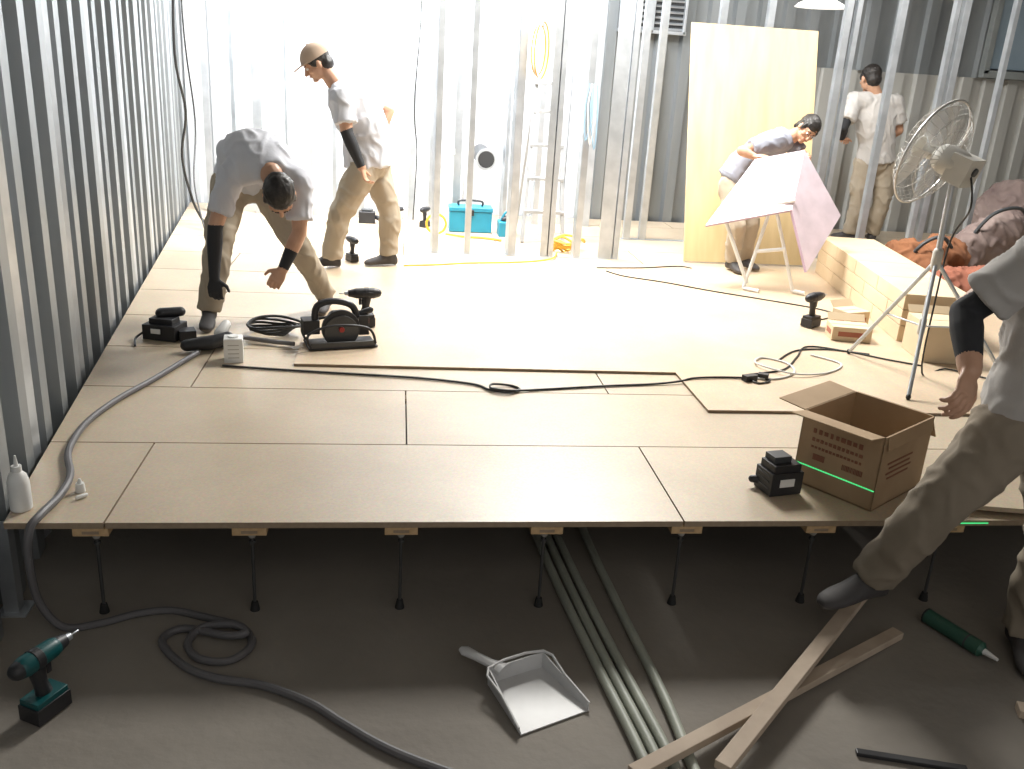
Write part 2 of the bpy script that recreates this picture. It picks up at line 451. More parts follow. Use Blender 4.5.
b.box((2.5,7.65,2.93),(1.2,.07,.06),M_steel); b.box((2.5,7.65,.002),(1.2,.07,.004),M_steel)
b.obj('steel_stud_row')
b=MB()
b.tube([(-1.50,6.9,3.0),(-1.55,7.0,2.0),(-1.60,7.1,1.3),(-1.58,7.25,.9),(-1.66,7.4,.55),(-1.62,7.5,.2),(-1.55,7.55,.012)],.010,M_cord,6)
b.tube([(-1.60,7.6,3.0),(-1.66,7.7,1.6),(-1.62,7.75,.8),(-1.60,7.5,.35),(-1.5,7.3,.012)],.007,M_cord,6)
b.obj('wall_cable',True)
b=MB()
b.tube([(.16,8.1,3.0),(.17,8.1,1.8),(.13,8.1,1.0),(.16,8.1,.6),(.14,8.1,.01)],.006,M_cord,6)
b.obj('hanging_cable',True)
# raised floor
b=MB()
rowsY=[2.545,3.155,3.745,4.30,4.85,5.40,5.95,6.50,7.1,7.7,8.3,8.66]
joints=[[-.867,.955,2.775,4.6],[.05,1.87,3.69],[-.863,.965,2.79,4.6],[.05,1.87,3.69,5.5],[-1.0,.8,2.6,4.4],[-.4,1.4,3.2,5],[-1.1,.7,2.5,4.3],[.05,1.87,3.7],[.8,2.6,4.4],[.05,1.87,3.7],[.8,2.6,4.4]]
gp=.003
for i in range(len(rowsY)-1):
    y0,y1=rowsY[i]+gp,rowsY[i+1]-gp
    xs=[None]+joints[i]+[7.3]
    for k in range(len(xs)-1):
        x1=xs[k+1]-gp
        if xs[k] is None: poly=[(lx(y0)+.015,y0),(x1,y0),(x1,y1),(lx(y1)+.015,y1)]
        else: poly=[(xs[k]+gp,y0),(x1,y0),(x1,y1),(xs[k]+gp,y1)]
        b.prism(poly,-.02,0,M_board,M_edge)
b.obj('raised_floor_boards')
b=MB()
b.prism([(-.464,4.05),(1.361,4.03),(1.361,3.53),(3.9,3.53),(3.9,6.55),(-.464,6.55)],.0005,.0125,M_board2,M_edge)
b.obj('overlay_floor_board')
def pedestal(x,y):
    b=MB()
    b.box((x,y-.004,-.035),(.105,.09,.026),M_head)
    b.box((x,y-.0495,-.036),(.05,.002,.010),M_edge)
    b.box((x,y,-.052),(.06,.05,.008),M_flange)
    b.cyl((x,y,-.056),(x,y,-.08),.018,M_flange,14,.010)
    b.cyl((x,y,-.06),(x,y,-.33),.0055,M_rod,10)
    b.cyl((x,y,-.092),(x,y,-.10),.011,M_rod,6)
    b.cyl((x,y,-.318),(x,y,ZC),.010,M_rubber,14,.016)
    b.obj('floor_pedestal',bevel=.001)
for i in range(10): pedestal(-.91+.47*i,2.60)
for i in range(8): pedestal(-.91+.47*i,3.16)
for i in range(5): pedestal(-.91+.94*i,3.75)
for (x,y) in((-1.2,5.4),(0.6,5.4),(2.6,5.4),(-1.3,7.7),(.8,7.7),(3,7.7)): pedestal(x,y)
b=MB()
b.box((-1.19,2.60,-.185),(.045,.004,.325),M_steel); b.box((-1.17,2.62,-.185),(.004,.045,.325),M_steel); b.box((-1.185,2.62,-.3475),(.09,.09,.005),M_steel)
b.obj('steel_angle_post')
# plywood
b=MB()
x0,x1=2.2,3.22; y0,y1=6.72,7.18; zt=1.76
n=V((0,zt,-(y1-y0))).normalized()*-.012
P=[V((x0+.02,y0,.0135)),V((x1,y0,.0135)),V((x1,y1,zt)),V((x0,y1,zt))]
vs=P+[p-n for p in P]
b.add(vs,[(0,1,2,3),(7,6,5,4),(0,4,5,1),(1,5,6,2),(2,6,7,3),(3,7,4,0)],M_ply)
b.obj('plywood_sheet',bevel=.001)

# folding table
def panel(mb,P,th,mt,mte):
    P=[V(p) for p in P]; n=(P[1]-P[0]).cross(P[3]-P[0]).normalized()*th
    vs=P+[p+n for p in P]
    mb.add(vs,[(3,2,1,0),(4,5,6,7)],mt); mb.add(vs,[(0,1,5,4),(1,2,6,5),(2,3,7,6),(3,0,4,7)],mte)
b=MB()
panel(b,[(2.07,5.9,.43),(2.45,6.15,.86),(2.73,6.0,.95),(2.60,5.76,.58)],.02,M_pink,M_pinke)
panel(b,[(2.60,5.76,.58),(2.73,6.0,.95),(3.01,5.88,.54),(2.72,5.64,.19)],.02,M_pink,M_pinke)
for P in ([(2.50,5.86,.60),(2.37,5.82,.025)],[(2.52,5.84,.58),(2.70,5.76,.03)],[(2.2,5.90,.48),(2.39,5.82,.06)],[(2.37,5.82,.025),(2.45,5.74,.025)],[(2.70,5.76,.03),(2.76,5.70,.03)],[(2.50,5.86,.60),(2.62,5.78,.64)],[(2.43,5.83,.28),(2.61,5.79,.31)]):
    b.tube(P,.013,M_whitep,8,2)
b.obj('folding_table',True,angle=30)

# carton stack
b=MB()
A=V((3.2,6.5,0));Bv=V((2.86,4.66,0)); d=(Bv-A); L=d.length; d/=L; s_=V((-d.y,d.x,0)); 
if s_.x<0: s_=-s_
R=basis(s_,-d,V((0,0,1)))
for lev in range(3):
    ln=.46
    off=0 if lev%2==0 else .23
    seg=[0]+[off+ln*k for k in range(1 if off==0 else 0,5) if off+ln*k<L-.05]+[L]
    seg=sorted(set(seg))
    for k in range(len(seg)-1):
        c=A+d*(seg[k]+seg[k+1])/2+s_*.2; 
        b.box((c.x,c.y,.0135+.045+lev*.094),(.40,seg[k+1]-seg[k]-.006,.09),M_carton,R)
b.obj('carton_stack',bevel=.003)
def smallbox(name,c,size,ang,m1=M_card,stripe=True,z0=.0135):
    b=MB(); R=rotz(ang); c=V((c[0],c[1],z0+size[2]/2))
    b.box(c,size,m1,R)
    if stripe:
        b.box(c+R@V((0,-size[1]/2-.001,0)),(size[0]*.7,.002,size[2]*.35),M_dkred,R)
        b.box(c+R@V((-size[0]/2-.001,0,0)),(.002,size[1]*.6,size[2]*.35),M_dkred,R)
    b.box(c+V((0,0,size[2]/2+.001)),(size[0]*.98,.012,.002),M_carton,R)
    b.box(c+R@V((0,size[1]/2+.02,size[2]/2+.02)),(size[0]*.96,.05,.003),m1,R@Matrix.Rotation(.8,3,'X'))
    b.obj(name,bevel=.002)
smallbox('hardware_carton',(2.58,4.70),(.22,.15,.08),-12,M_carton)
smallbox('hardware_carton',(2.70,4.93),(.17,.13,.11),18,M_carton)
smallbox('hardware_carton',(2.93,4.40),(.24,.28,.20),-8,M_carton,False)

# cardboard box
b=MB()
N=V((1.64,2.61,.002)); e1=V((-.57,.8216,0)); e2=V((.8216,.57,0)); a1,a2,hh=.31,.365,.275; t=.005; up=V((0,0,1))
R=basis(e2,e1,up)
def bb(o,sz,mt=M_card,rot=None): b.box(N+e2*o[0]+e1*o[1]+up*o[2],sz,mt,rot if rot else R)
bb((a2/2,t/2,hh/2),(a2,t,hh)); bb((a2/2,a1-t/2,hh/2),(a2,t,hh)); bb((t/2,a1/2,hh/2),(t,a1,hh)); bb((a2-t/2,a1/2,hh/2),(t,a1,hh)); bb((a2/2,a1/2,t/2),(a2,a1,t),M_cardin)
def flap(o,e,outd,length,width,ang):
    dd=(outd*math.cos(math.radians(ang))+up*math.sin(math.radians(ang))).normalized()
    nn=e.cross(dd).normalized(); c=o+dd*length/2
    b.box(c,(width,length,.004),M_card,basis(e,dd,nn))
flap(N+e1*(a1/2)+up*hh,e1,-e2,.10,a1*.97,8)
flap(N+e2*(a2/2)+e1*a1+up*hh,e2,e1,.11,a2*.97,5)
flap(N+e2*a2+e1*(a1/2)+up*hh,e1,e2,.12,a1*.95,-55)
flap(N+e2*(a2/2)+up*hh,e2,-e1,.05,a2*.9,-80)
for k in range(4): bb((a2*.40,-.0012,hh*(.60-.07*k)),(a2*(.5-.08*(k%2)),.002,.006),M_print)
random.seed(3)
for row,(zz,hc,n_) in enumerate(((.78,.020,9),(.66,.014,12),(.56,.010,14))):
    for k in range(n_):
        wch=a1*.62/n_*random.uniform(.45,.8)
        bb((-.0012,a1*(.82-.64*k/n_),hh*zz),(.002,wch,hc*random.uniform(.7,1)),M_print)
for k in range(14): bb((-.0012,a1*(.42-.018*k),hh*.43),(.002,random.uniform(.001,.0035),.020),M_print)
bb((-.0012,a1*.72,hh*.43),(.002,.045,.022),M_print)
bb((-.0012,a1*.5,.075),(.002,a1*.98,.0035),M_laser)
b.obj('cardboard_box')
b=MB(); b.box((1.93,2.5435,-.008),(.22,.002,.0035),M_laser); b.obj('laser_line')

# tools
def drill(name,loc,ang,col=M_teal,s=1.0):
    b=MB(); R=rotz(ang); o=V(loc)
    def P(x,y,z): return o+R@(V((x,y,z))*s)
    b.box(P(-.005,0,.03),[q*s for q in(.115,.075,.05)],M_black,R)
    b.box(P(-.005,0,.062),[q*s for q in(.105,.068,.02)],col,R)
    w=R@V((0,1,0)); 
    b.loft([(P(-.002,0,.065),R@V((1,0,0)),w,.026*s,.019*s),(P(-.012,0,.11),R@V((1,0,0)),w,.021*s,.017*s),(P(-.018,0,.165),R@V((1,0,0)),w,.027*s,.022*s)],M_black,14)
    b.cap(P(-.055,0,.19),P(.04,0,.19),.031*s,.029*s,col,16)
    b.cap(P(-.075,0,.19),P(-.055,0,.19),.026*s,.030*s,M_black,14)
    b.cyl(P(-.03,0,.19),P(-.005,0,.19),.0325*s,M_black,18)
    b.cyl(P(.045,0,.19),P(.085,0,.19),.027*s,M_black,16,.018*s)
    b.cyl(P(.085,0,.19),P(.105,0,.19),.013*s,M_steel,12,.011*s)
    b.cyl(P(.105,0,.19),P(.135,0,.19),.0035*s,M_steel,6)
    b.box(P(.018,0,.142),[q*s for q in(.016,.014,.035)],M_black,R)
    b.box(P(-.02,.030,.19),[q*s for q in(.06,.004,.02)],M_black,R)
    return b.obj(name,True,.002,angle=40)
drill('impact_driver',(-.92,2.13,ZC),62,M_teal,.95)
drill('impact_driver',(2.46,4.93,.0125),35,M_black,.95)
drill('cordless_drill',(-.31,6.30,.0125),120,M_black,.8)
drill('cordless_drill',(-.17,4.70,.0125),190,M_black,.95)
b=MB(); R=rotz(12)
b.box((1.37,2.78,.045),(.13,.10,.085),M_black,R); b.box((1.37,2.78,.10),(.11,.085,.03),M_black,R); b.box((1.36,2.79,.125),(.07,.06,.025),M_lou,R)
for k in range(3): b.box(V((1.37,2.78,.03+.022*k))+R@V((-.066,0,0)),(.003,.07,.008),M_lou,R)
b.box(V((1.37,2.78,.05))+R@V((0,-.051,0)),(.06,.003,.03),M_whitep,R); b.cap((1.32,2.80,.03),(1.285,2.81,.03),.016,.014,M_black)
b.obj('battery_charger',True,.006)
b=MB()
b.box((-1.13,4.45,.04),(.17,.13,.075),M_black,rotz(-15)); b.box((-1.13,4.45,.09),(.12,.08,.03),M_black,rotz(-15)); b.box((-1.16,4.385,.05),(.05,.004,.025),M_whitep,rotz(-15)); b.box((-1.02,4.42,.03),(.08,.08,.05),M_black,rotz(20))
b.cap((-1.15,4.47,.12),(-1.06,4.49,.125),.026,.024,M_black)
b.tube([(-1.2,4.43,.05),(-1.25,4.38,.02),(-1.23,4.28,.008)],.006,M_cord)
b.obj('battery_charger',True,.006)
# circular saw
b=MB(); o=V((-.27,4.36,.0145)); R=rotz(15)
def P(x,y,z): return o+R@V((x,y,z))
b.box(P(0,0,.006),(.34,.17,.008),M_black,R); b.box(P(0,-.075,.02),(.32,.012,.03),M_rod,R)
b.cyl(P(0,-.02,.085),P(0,.0,.085),.095,M_black,28); b.cyl(P(0,-.028,.07),P(0,-.022,.07),.085,M_rod,32)
b.cap(P(0,.02,.10),P(0,.13,.10),.045,.042,M_black,18); b.cyl(P(0,.0,.085),P(0,-.04,.085),.014,M_red,14)
b.tube([P(-.12,.03,.10),P(-.11,.03,.19),P(-.03,.03,.215),P(.06,.03,.19),P(.09,.03,.13)],.017,M_black,10)
b.box(P(-.14,.05,.09),(.08,.09,.07),M_black,R); b.box(P(.12,.03,.09),(.05,.05,.10),M_black,R); b.box(P(.146,.03,.11),(.004,.03,.03),M_red,R)
b.cap(P(.10,.04,.14),P(.16,.04,.16),.016,.016,M_black)
for k in(-1,1): b.tube([P(-.16,k*.08,.01),P(-.17,k*.08,.08),P(-.05,k*.08,.12),P(.12,k*.08,.10),P(.16,k*.08,.02)],.007,M_black,8)
b.obj('circular_saw',True,.002)
b=MB()
for i in range(5):
    r=.08+.010*i; cx,cy=-.64+.01*i,4.56-.01*i
    b.tube([(cx+r*1.2*math.cos(a),cy+r*.9*math.sin(a),.02+.012*i+.01*math.sin(2*a+i)) for a in [k*math.pi/4 for k in range(8)]],.007,M_cord,6,5,True)
b.obj('cable_coil',True)
b=MB()
b.cap((-.98,4.22,.035),(-.87,4.24,.045),.028,.034,M_black); b.cap((-.87,4.24,.045),(-.80,4.30,.06),.034,.024,M_black); b.box((-.88,4.30,.03),(.12,.07,.05),M_black,rotz(30))
b.cap((-.84,4.31,.07),(-.82,4.36,.10),.03,.025,M_whitep)
b.tube([(-.80,4.32,.06),(-.72,4.38,.03),(-.6,4.36,.02),(-.49,4.33,.02)],.012,M_hose)
b.obj('dust_extractor_nozzle',True,.004)
b=MB(); R=rotz(8); c=V((-.745,4.12,.055))
b.box(c,(.085,.085,.11),M_whitep,R)
for k in range(4): b.box(c+R@V((0,-.043,-.03+.02*k)),(.05,.001,.004),M_flange,R)
b.box(c+V((0,0,.057)),(.08,.08,.004),M_whitep,R); b.cyl(c+V((0,0,.058)),c+V((0,0,.066)),.025,M_whitep)
b.obj('small_white_tin',bevel=.003)

# hoses & cords
b=MB()
b.tube([(-.92,4.17,.016),(-.96,4.05,.013),(-1.03,3.80,.013),(-1.11,3.55,.013),(-1.15,3.30,.013),(-1.13,3.05,.013),(-1.06,2.85,.013),(-1.045,2.70,.013),(-1.055,2.57,.016),(-1.07,2.515,-.01),(-1.075,2.50,-.12),(-1.06,2.50,-.25),(-1.0,2.50,-.335),(-.90,2.52,-.338),(-.80,2.57,-.338),(-.70,2.585,-.338),(-.60,2.55,-.338),(-.47,2.49,-.338),(-.42,2.40,-.338),(-.47,2.32,-.338),(-.56,2.33,-.338),(-.61,2.40,-.335),(-.58,2.47,-.325),(-.48,2.46,-.31),(-.44,2.42,-.312),(-.50,2.42,-.32),(-.64,2.48,-.335),(-.69,2.42,-.338),(-.60,2.30,-.338),(-.50,2.24,-.338),(-.36,2.20,-.338),(-.22,2.12,-.338),(-.12,2.03,-.338),(.0,1.93,-.338),(.15,1.84,-.338),(.35,1.74,-.338)],.0125,M_hose,10,6)
b.obj('dust_extractor_hose',True)
b=MB()
zc=.0065
pts=[(-.78,4.02,zc),(-.60,3.99,zc),(-.3,3.95,zc),(.1,3.90,zc),(.35,3.83,zc),(.42,3.76,zc),(.50,3.73,zc),(.56,3.77,zc),(.52,3.82,zc),(.44,3.81,zc+.008),(.43,3.75,zc+.01),(.50,3.72,zc+.012),(.60,3.76,zc),(.95,3.83,zc),(1.2,3.87,zc),(1.34,3.90,.012),(1.42,3.93,.019),(1.55,3.95,.019),(1.68,3.95,.019)]
b.tube(pts,.0055,M_cord,7,6); b.obj('extension_cord',True)
b=MB()
z=.018
b.tube([(1.68,3.95,z),(1.75,4.0,z),(1.80,3.92,z),(1.72,3.88,z),(1.70,3.97,z+.006),(1.80,4.03,z),(1.95,4.1,z),(2.1,4.3,z),(2.25,4.5,z),(2.45,4.42,z),(2.6,4.3,z),(2.75,4.2,z)],.0045,M_cord,7)
b.tube([(1.70,3.95,z),(1.85,3.95,z),(1.98,4.05,z),(2.0,4.2,z),(1.9,4.28,z),(1.82,4.15,z+.01),(1.95,4.0,z+.01),(2.15,4.05,z),(2.3,4.2,z),(2.2,4.35,z)],.005,M_wcord,7)
b.tube([(1.98,4.25,z),(2.15,4.42,z),(2.35,4.45,z),(2.55,4.38,z)],.0045,M_cord,7)
b.box((1.70,3.93,.027),(.07,.035,.028),M_black,rotz(20)); b.box((1.78,3.96,.027),(.05,.035,.025),M_black,rotz(-30))
b.obj('extension_cord',True)
b=MB()
b.tube([(1.5,6.25,.017),(1.6,6.1,.017),(1.85,5.95,.017),(2.1,5.75,.017),(2.4,5.55,.017),(2.68,5.35,.017),(2.75,5.2,.017),(2.6,5.08,.017)],.0045,M_cord,6)
b.tube([(1.45,6.35,.017),(1.8,6.4,.017),(2.1,6.5,.017),(2.2,6.45,.017)],.0045,M_cord,6)
b.obj('extension_cord',True)
b=MB()
b.tube([(.05,6.2,.018),(.3,6.27,.018),(.5,6.35,.018),(.9,6.45,.018),(1.15,6.6,.018),(1.24,6.85,.018)],.006,M_ycord,6)
for i in range(5):
    r=.08+.016*i; b.tube([(1.26+.02*i+r*math.cos(a),7.02+r*.8*math.sin(a),.012+.02*i+.02*math.sin(3*a+i)) for a in [k*math.pi/4 for k in range(8)]],.009,M_ycord,6,5,True)
b.obj('yellow_cord_coil',True)
b=MB()
for i in range(4):
    b.tube([(.97+.01*i+.05*math.cos(a),6.72-.01*i,1.48+(.17+.01*i)*math.sin(a)) for a in [k*math.pi/4 for k in range(8)]],.005,M_wcord if i%2 else M_ycord,6,5,True)
b.tube([(.93,6.72,1.64),(.97,6.735,1.66),(1.0,6.72,1.64)],.006,M_steel)
b.obj('hanging_cord_coil',True)
b=MB()
for i in range(3):
    x0=1.36+.02*i
    b.tube([(x0,6.735,1.28),(x0-.02,6.72,1.10),(x0+.015*i,6.715,.88-.03*i),(x0+.035,6.72,1.06),(x0+.02,6.735,1.27)],.0055,M_bcord if i!=1 else M_wcord,6,5)
b.obj('hanging_blue_cord',True)
b=MB()
for x0,xm,x1 in((.545,.625,.675),(.585,.66,.712),(.625,.70,.749)):
    b.tube([(x0-.03,4.2,ZC+.016),(x0,3.3,ZC+.016),(x0+.03,2.8,ZC+.016),(xm,2.3,ZC+.016),(x1,1.85,ZC+.016),(x1+.01,1.5,ZC+.016)],.0155,M_pipe,12,5)
b.tube([(.70,4.1,ZC+.016),(.745,3.3,ZC+.016),(.755,2.9,ZC+.016),(.775,2.5,ZC+.016),(.80,2.1,ZC+.016),(.80,1.8,ZC+.016),(.80,1.5,ZC+.016)],.0155,M_pipe,12,5)
b.obj('conduit_pipes',True)
# dustpan
b=MB()
d=V((.40,-.9165,0)); p=V((.9165,.40,0)); O=V((.375,2.225,ZC)); up=V((0,0,1))
def Q(a,c,z): return O+d*a+p*c+up*z
def shell(pts,mt=M_dust): 
    P_=[V(q) for q in pts]; panel(b,P_,.004,mt,mt)
shell([Q(0,-.095,.006),Q(.225,-.115,.002),Q(.225,.115,.002),Q(0,.095,.006)])
shell([Q(0,-.095,.006),Q(0,-.095,.062),Q(.215,-.118,.022),Q(.225,-.115,.002)])
shell([Q(0,.095,.062),Q(0,.095,.006),Q(.225,.115,.002),Q(.215,.118,.022)])
shell([Q(0,-.095,.062),Q(0,-.095,.006),Q(0,.095,.006),Q(0,.095,.062)])
b.tube([Q(.218,-.118,.022),Q(.1,-.107,.045),Q(0,-.095,.064),Q(0,.095,.064),Q(.1,.107,.045),Q(.218,.118,.022)],.0045,M_dust,6,3)
hd=V((-.75,.66,0)).normalized(); hp=V((hd.y,-hd.x,0)); H0=Q(0,-.06,.055)
b.loft([(H0-hd*.02,hp,up,.030,.012),(H0+hd*.03,hp,up,.017,.010),(H0+hd*.08,hp,up,.016,.011),(H0+hd*.125,hp,up,.020,.011),(H0+hd*.142,hp,up,.010,.006)],M_dust,12)
b.obj('dustpan',True,angle=30)
def stick(name,p,q,w,hh,mt=M_wood):
    b=MB(); p=V(p);q=V(q); d=(q-p).normalized(); sd=d.cross(V((0,0,1))).normalized(); u=sd.cross(d)
    b.box((p+q)/2,(w,(q-p).length,hh),mt,basis(sd,d,u))
    b.obj(name,bevel=.002)
stick('lumber_stick',(.62,1.765,ZC+.052),(1.69,2.385,ZC+.014),.042,.026)
stick('lumber_stick',(.86,1.775,ZC+.051),(1.66,2.560,ZC+.085),.046,.026)
stick('lumber_offcut',(1.86,2.0,ZC+.014),(2.10,1.90,ZC+.014),.05,.026)
stick('steel_bar',(1.28,1.86,ZC+.007),(1.56,1.78,ZC+.007),.022,.012,M_black)
b=MB()
p=V((1.84,2.46,ZC+.027));q=V((1.915,2.27,ZC+.027)); dd=(q-p).normalized()
b.cyl(p,q,.026,M_tube,20); b.cyl(p-dd*.006,p,.027,M_black,20); b.cyl(q,q+dd*.012,.024,M_tube,20,.014); b.cyl(q+dd*.012,q+dd*.06,.011,M_whitep,12,.005); b.cyl(q-dd*.05,q-dd*.044,.0265,M_lou,20)
b.obj('caulk_tube',True)
b=MB(); c=V((-1.135,2.64,0))
R=[]
X,Yv=V((1,0,0)),V((0,1,0))
for z,r in((.0,.029),(.004,.032),(.09,.032),(.115,.026),(.128,.014),(.130,.014)): R.append((c+V((0,0,z)),X,Yv,r,r))
b.loft(R,M_whitep,20); b.cyl(c+V((0,0,.130)),c+V((0,0,.146)),.015,M_whitep,14); b.cyl(c+V((0,0,.146)),c+V((0,0,.18)),.007,M_whitep,10,.003)
b.obj('glue_bottle',True)
b=MB(); b.cyl((-1.00,2.76,.0),(-1.00,2.76,.03),.016,M_whitep,14,.013); b.cyl((-1.00,2.76,.03),(-1.00,2.76,.045),.008,M_whitep,10,.004); b.cap((-.99,2.70,.008),(-.97,2.72,.008),.007,.006,M_whitep); b.obj('bottle_cap',True)
# fan
b=MB()
B0=V((2.585,4.02,.0135)); hub=B0+V((0,0,.60)); top=B0+V((-.01,0,1.06))
b.cyl(B0+V((0,0,.22)),hub,.011,M_steel,12); b.cyl(hub,top,.014,M_steel,12); b.cap(hub-V((0,0,.03)),hub+V((0,0,.04)),.024,.024,M_motor,14)
for ft in((2.44,4.40),(2.39,3.70),(3.06,3.95)):
    f=V((ft[0],ft[1],.024)); b.cyl(hub,f,.010,M_steel,10); b.cap(f,f+V((0,0,.004)),.012,.012,M_rubber,10)
    m=hub.lerp(f,.55); b.cyl(m,B0+V((0,0,.27)),.005,M_steel,8)
b.cap(B0+V((0,0,.24)),B0+V((0,0,.30)),.018,.018,M_motor,12)
ax=V((-.50,.82,.30)).normalized(); 
fc=V((2.475,4.06,1.11)); 
u=ax.cross(V((0,0,1))).normalized(); w=u.cross(ax).normalized()
Rf=.25
def ring(c,r,rr,mt,seg=6): b.tube([c+u*r*math.cos(k*math.pi/8)+w*r*math.sin(k*math.pi/8) for k in range(16)],rr,mt,seg,3,True)
ring(fc,Rf,.006,M_wire)
for k,(r,off) in enumerate(((.20,.055),(.14,.07),(.08,.075))):
    ring(fc+ax*off,r,.002,M_wire,5); ring(fc-ax*off,r,.002,M_wire,5)
for k in range(36):
    a=k*math.pi/18; dr=u*math.cos(a)+w*math.sin(a)
    for sgn in(-1,1):
        b.tube([fc+dr*Rf,fc+dr*.20+ax*.055*sgn,fc+dr*.14+ax*.07*sgn,fc+dr*.04+ax*.077*sgn],.0016,M_wire,4,2)
b.cyl(fc+ax*.074,fc+ax*.082,.05,M_motor,20)
for k in range(4):
    a0=k*math.pi/2+.4
    vs=[];fs=[]
    for i in range(7):
        rr=.03+.20*i/6; sp=.55 if i else .5
        for j in range(5):
            a=a0+(j/4-.5)*sp*2*(.75+.25*math.sin(i/6*3.1))
            vs.append(fc+(u*math.cos(a)+w*math.sin(a))*rr+ax*(.03*(j/4-.5)))
    for i in range(6):
        for j in range(4): q=i*5+j; fs.append((q,q+1,q+6,q+5))
    b.add(vs,fs,M_fan)
b.cyl(fc-ax*.03,fc+ax*.04,.035,M_motor,18)
b.cap(fc-ax*.075,fc-ax*.14,.07,.065,M_motor,20); b.box(fc-ax*.165-V((0,0,.01)),(.125,.10,.13),M_motor,basis(u,ax,w))
b.cap(fc-ax*.14-V((0,0,.05)),top,.022,.02,M_motor); b.cyl(fc-ax*.21,fc-ax*.228,.02,M_lou,10)
b.tube([fc-ax*.2,fc-ax*.24-V((0,0,.15)),hub+V((.05,0,.1)),hub+V((.04,0,-.2)),(2.66,4.05,.03),(2.85,4.15,.02),(3.0,4.0,.02)],.005,M_cord,6)
b.obj('pedestal_fan',True,.004,angle=40)
# back clutter
b=MB(); c=V((.62,7.75,0))
b.box(c+V((0,0,.09)),(.36,.20,.17),M_blue); b.box(c+V((0,0,.195)),(.37,.21,.035),M_blue); b.box(c+V((0,-.105,.17)),(.05,.015,.05),M_black); b.tube([c+V((-.1,0,.21)),c+V((-.09,0,.255)),c+V((.09,0,.255)),c+V((.1,0,.21))],.010,M_black,8)
b.obj('blue_toolbox',True,.008)
b=MB(); c=V((.92,7.6,0)); b.box(c+V((0,0,.06)),(.14,.18,.12),M_blue); b.cap(c+V((-.02,0,.13)),c+V((.05,0,.16)),.03,.03,M_black); b.tube([c+V((-.05,0,.12)),c+V((0,0,.20)),c+V((.05,0,.12))],.01,M_blue); b.obj('blue_vacuum_unit',True,.01)
b=MB(); b.tube([(.32+.08*math.cos(k*math.pi/4),7.45,.10+.08*math.sin(k*math.pi/4)) for k in range(8)],.010,M_ycord,8,5,True); b.tube([(.40,7.45,.02),(.55,7.4,.012),(.7,7.38,.012),(.85,7.3,.012)],.009,M_ycord,8); b.obj('orange_air_hose',True)
drill('cordless_drill',(-.02,7.75,0),10,M_black,.85); drill('cordless_drill',(.24,7.85,0),60,M_black,.8)
b=MB(); c=V((-.26,7.95,0)); b.box(c+V((0,0,.05)),(.14,.1,.10),M_black); b.box(c+V((0,0,.11)),(.10,.06,.02),M_lou); b.cap(c+V((.08,0,.05)),c+V((.10,-.05,.05)),.02,.02,M_black); b.obj('battery_charger',True,.006)
b=MB()
yl=7.30
for x0,x1 in((1.02,1.09),(1.36,1.29)):
    b.box(((x0+x1)/2,yl+.12,.63),(.028,.05,1.27),M_alu,Matrix.Rotation(math.atan2(x1-x0,1.25),3,'Y')@Matrix.Rotation(-.19,3,'X'))
    b.box(((x0+x1)/2,yl+.36,.63),(.022,.04,1.27),M_alu,Matrix.Rotation(math.atan2(x1-x0,1.25),3,'Y')@Matrix.Rotation(.19,3,'X'))
for i in range(4):
    z=.25+.26*i; yy=yl+z*.19; b.box((1.19,yy,z),(.33-.03*i,.07,.025),M_alu)
b.box((1.19,yl+.24,1.25),(.24,.12,.03),M_alu)
b.obj('step_ladder',bevel=.002)
b=MB(); c=V((.76,8.12,.58)); b.cyl(c,c+V((0,-.10,0)),.085,M_lou,24); b.cyl(c+V((0,-.10,0)),c+V((0,-.112,0)),.092,M_steel,24,.092); b.cyl(c+V((0,-.113,0)),c+V((0,-.115,0)),.072,M_rubber,24); b.cyl(c+V((0,0,0)),c+V((0,.5,0)),.08,M_lou,20); b.obj('duct_opening',True)
b=MB(); b.cyl((.44,8.10,0),(.44,8.10,2.98),.045,M_whitep,18); 
for z in(.6,1.6,2.6): b.cyl((.44,8.10,z),(.44,8.10,z+.05),.053,M_whitep,18)
b.obj('white_vertical_pipe',True)
b=MB(); c=V((3.57,8.0,1.99))
b.loft([(c,X,Yv,.22,.22),(c+V((0,0,.03)),X,Yv,.19,.19),(c+V((0,0,.09)),X,Yv,.07,.07),(c+V((0,0,.14)),X,Yv,.035,.035)],M_lamp,26); b.cyl(c+V((0,0,.14)),(3.57,8.0,3.0),.006,M_cord,8)
b.obj('pendant_lamp',True)
def heap(name,parts,mt,seed,fold=.03,strap=None):
    b=MB()
    for c,r in parts: b.ell(c,r,mt,Matrix.Rotation(seed*.7,3,'Z'))
    me=remesh(b,.014,4,fold,9,seed,lambda p:V((p.x,p.y,max(p.z,.001))))
    o=meobj(me,name,[mt])
    if strap:
        s_=MB(); s_.tube(strap,.014,M_lou,8,6); s_.obj('strap',True,parent=o)
heap('brown_jacket',[((3.98,6.45,.12),(.34,.22,.15)),((4.15,6.40,.20),(.20,.18,.13)),((3.85,6.4,.17),(.15,.14,.13)),((4.25,6.2,.06),(.25,.15,.06))],M_brown,2,.04,[(3.80,6.32,.12),(3.88,6.25,.30),(4.02,6.24,.36),(4.14,6.26,.26)])
heap('mauve_duffel_bag',[((4.75,6.75,.20),(.36,.16,.22)),((4.85,6.75,.34),(.26,.16,.16))],M_mauve,5,.035,[(4.5,6.62,.3),(4.62,6.58,.5),(4.85,6.6,.55),(4.98,6.62,.42)])
heap('white_plastic_bag',[((4.62,5.95,.12),(.20,.2,.14))],M_bagw,9,.035)
heap('red_work_bag',[((3.85,5.75,.10),(.22,.20,.13)),((4.0,5.65,.16),(.14,.12,.10))],M_dred,4,.035)
heap('grey_plastic_bag',[((5.5,7.6,.3),(.35,.2,.36))],M_mauve,3,.035)
